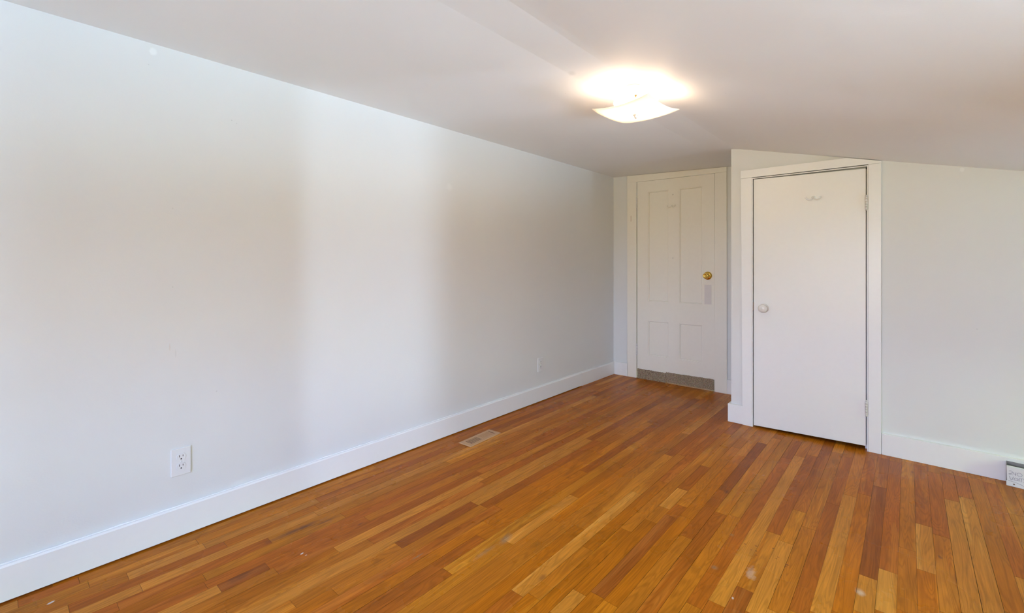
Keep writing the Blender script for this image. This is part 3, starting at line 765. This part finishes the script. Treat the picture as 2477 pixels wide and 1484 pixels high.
# ------------------------------------------------------------------ wall outlets on the left wall
def outlet(label, y, z):
    root = thing('wall_outlet', label, 'outlet', (XL, y, z), 0, 'duplex outlets on the long left wall')
    bm = B(); box(bm, 0.0, 0.0055, -0.0353, 0.0353, -0.0575, 0.0575); obj('cover_plate', bm, M_PLASTIC, root, bevel=0.0025, seg=3)
    for s in (-1, 1):
        bm = B(); zc_ = s*0.0195; pr = []
        for k in range(32):
            a = 2*math.pi*k/32; yy, zz = 0.0172*math.cos(a), 0.0172*math.sin(a)
            pr.append((yy, max(-0.0142, min(0.0142, zz)) + zc_))
        a_ = [bm.verts.new((0.0056, yy, zz)) for yy, zz in pr]; b_ = [bm.verts.new((0.0072, yy*0.96, (zz-zc_)*0.96+zc_)) for yy, zz in pr]
        bm.faces.new(b_)
        for k in range(32): bm.faces.new((a_[k], a_[(k+1) % 32], b_[(k+1) % 32], b_[k]))
        rc = obj('receptacle', bm, M_PLASTIC, root)
        bm = B()
        box(bm, 0.0071, 0.00735, -0.0075, -0.0052, zc_+0.0005, zc_+0.0095); box(bm, 0.0071, 0.00735, 0.0052, 0.0073, zc_+0.0010, zc_+0.0085)
        a_ = [bm.verts.new((0.00735, 0.0027*math.cos(q*math.pi/8), zc_-0.0075+0.0027*math.sin(q*math.pi/8))) for q in range(16)]; bm.faces.new(a_)
        obj('slots', bm, M_DARK, rc)
    bm = B(); lathe(bm, [(0.0032, 0.0055), (0.0030, 0.0066), (0.001, 0.0068)], (0, 0, 0), 'x', 14); obj('screw', bm, M_PLASTIC, root)
    return root
outlet('white duplex outlet nearest the camera, low on the bright left wall', 0.528, 0.312)
outlet('small far white duplex outlet, low on the left wall near the corner', 3.016, 0.302)

# ------------------------------------------------------------------ floor register
reg = thing('floor_register', 'tan metal floor register vent lying on the wood floor beside left baseboard', 'floor vent', (-2.120, 2.113, 0), math.radians(3.2))
bm = B()
W2, L2_, hh = 0.0545, 0.150, 0.0055
sx = 0.029                                               # half length of the slots across
ys = []
y = -0.1095
slots = []
for k in range(8): slots.append((-0.112 + k*0.0128, -0.112 + k*0.0128 + 0.0074))
far = [(0.004 + k*0.0098, 0.004 + k*0.0098 + 0.0038) for k in range(10)]
slots += far; slots.append((0.108, 0.1165))
slots.sort()
# top plate built of strips around the slots
def top_cell(x0, x1, y0, y1): box(bm, x0, x1, y0, y1, hh-0.0018, hh)
top_cell(-W2+0.006, -sx, -L2_+0.006, L2_-0.006); top_cell(sx, W2-0.006, -L2_+0.006, L2_-0.006)
yy = -L2_+0.006
for a, b in slots:
    top_cell(-sx, sx, yy, a); yy = b
top_cell(-sx, sx, yy, L2_-0.006)
o_ = [(-W2, -L2_), (W2, -L2_), (W2, L2_), (-W2, L2_)]; i_ = [(-W2+0.006, -L2_+0.006), (W2-0.006, -L2_+0.006), (W2-0.006, L2_-0.006), (-W2+0.006, L2_-0.006)]
for k in range(4):
    a, b, c, d = o_[k], o_[(k+1) % 4], i_[(k+1) % 4], i_[k]
    vs = [bm.verts.new((*a, 0.0015)), bm.verts.new((*b, 0.0015)), bm.verts.new((*c, hh)), bm.verts.new((*d, hh))]; bm.faces.new(vs)
obj('face_plate', bm, M_REG, reg)
bm = B(); box(bm, -0.0305, 0.0305, 0.000, 0.1045, 0.0020, 0.0034); obj('damper', bm, M_REGIN, reg)
bm = B(); box(bm, -0.0310, 0.0310, -0.116, 0.120, 0.0003, 0.0012); obj('duct_shade', bm, M_DARK, reg)  # near-black sheet on the floor, painted as the shade down the duct

# ------------------------------------------------------------------ 240 volt wiring box at the foot of the right-hand wall
bx = thing('wiring_box', 'small white metal wiring box with handwritten 240 volts, on floor against baseboard', 'electrical box', (0.386, YC-0.0205, 0), math.radians(-6))
yb = -0.060                                             # front face, towards the camera
bm = B()
box(bm, 0.0, 0.0015, yb+0.004, -0.001, 0.004, 0.110); box(bm, 0.150, 0.1515, yb+0.004, -0.001, 0.004, 0.110)
box(bm, 0.0, 0.1515, -0.0025, -0.001, 0.004, 0.110); box(bm, 0.0, 0.1515, yb+0.004, -0.001, 0.003, 0.0045)
obj('back_box', bm, M_GALV, bx)
bm = B()                                                # cover: leans out a little at the top left, flange at the foot
vs = [bm.verts.new(p) for p in ((0.003, yb, 0.026), (0.1515, yb, 0.026), (0.1515, yb-0.001, 0.099), (0.001, yb-0.002, 0.099),
                                (0.003, yb+0.0015, 0.026), (0.1515, yb+0.0015, 0.026), (0.1515, yb+0.0005, 0.099), (0.001, yb-0.0005, 0.099))]
for f in ((0,1,2,3), (7,6,5,4), (0,4,5,1), (1,5,6,2), (2,6,7,3), (3,7,4,0)): bm.faces.new([vs[k] for k in f])
box(bm, 0.0015, 0.1515, yb, yb+0.018, 0.099, 0.1003)
obj('cover', bm, M_BOX, bx)
bm = B(); box(bm, 0.0, 0.1515, yb-0.0015, yb+0.0015, 0.003, 0.0262); box(bm, 0.0, 0.1515, yb, -0.002, 0.0005, 0.003); obj('flange', bm, M_BOX, bx, bevel=0.0006)
bm = B(); lathe(bm, [(0.0035, -yb+0.001), (0.0033, -yb+0.0028), (0.001, -yb+0.003)], (0.027, 0, 0.0145), 'y', 16); obj('screw', bm, M_RUST, bx)
def strokes(bm, lines, ox, oz, s, yy, r=0.00055):
    for ln in lines:
        pts = [(ox+px*s, yy, oz+pz*s) for px, pz in ln]
        tube(bm, pts, r, 6)
def arc(cx, cy, rx, ry, a0, a1, n=14): return [(cx+rx*math.cos(math.radians(a0+(a1-a0)*k/n)), cy+ry*math.sin(math.radians(a0+(a1-a0)*k/n))) for k in range(n+1)]
bm = B(); yt = yb - 0.0022; s = 0.021
strokes(bm, [arc(0.35, 0.70, 0.30, 0.28, 150, -60) + [(0.30, 0.18), (0.08, 0.05), (0.02, 0.14), (0.18, 0.22), (0.45, 0.06), (0.72, 0.04)]], 0.008, 0.060, s, yt)
strokes(bm, [[(0.10, 0.95), (0.02, 0.48), (0.50, 0.48)], [(0.50, 1.0), (0.40, 0.05)]], 0.0245, 0.059, s*0.9, yt)
strokes(bm, [arc(0.45, 0.45, 0.44, 0.42, 100, 470, 20)], 0.037, 0.0605, s*0.95, yt)
strokes(bm, [[(0.0, 0.95), (0.10, 0.45), (0.28, 0.08), (0.42, 0.05), (0.55, 0.45), (0.66, 0.95)]], 0.0105, 0.0330, s, yt)
strokes(bm, [arc(0.40, 0.42, 0.38, 0.38, 95, 460, 20)], 0.0265, 0.0345, s*0.9, yt)
strokes(bm, [[(0.12, 0.95), (0.05, 0.10)], [(0.10, 0.92), (0.95, 0.95)], [(0.52, 0.93), (0.42, 0.05)]], 0.0430, 0.0335, s*0.95, yt)
strokes(bm, [[(0.62, 0.92), (0.15, 0.80), (0.20, 0.55), (0.62, 0.40), (0.55, 0.12), (0.05, 0.08)]], 0.0575, 0.0335, s*0.95, yt)
obj('lettering', bm, M_INK, bx, label='handwritten 240 VOLTS in thin dark ink')
bm = B(); tube(bm, [(0.006 + 0.075*k/12, yt+0.0002, 0.0275 - 0.0245*(k/12)**2.4) for k in range(13)], 0.0006, 6); obj('pen_line', bm, M_INK, bx)
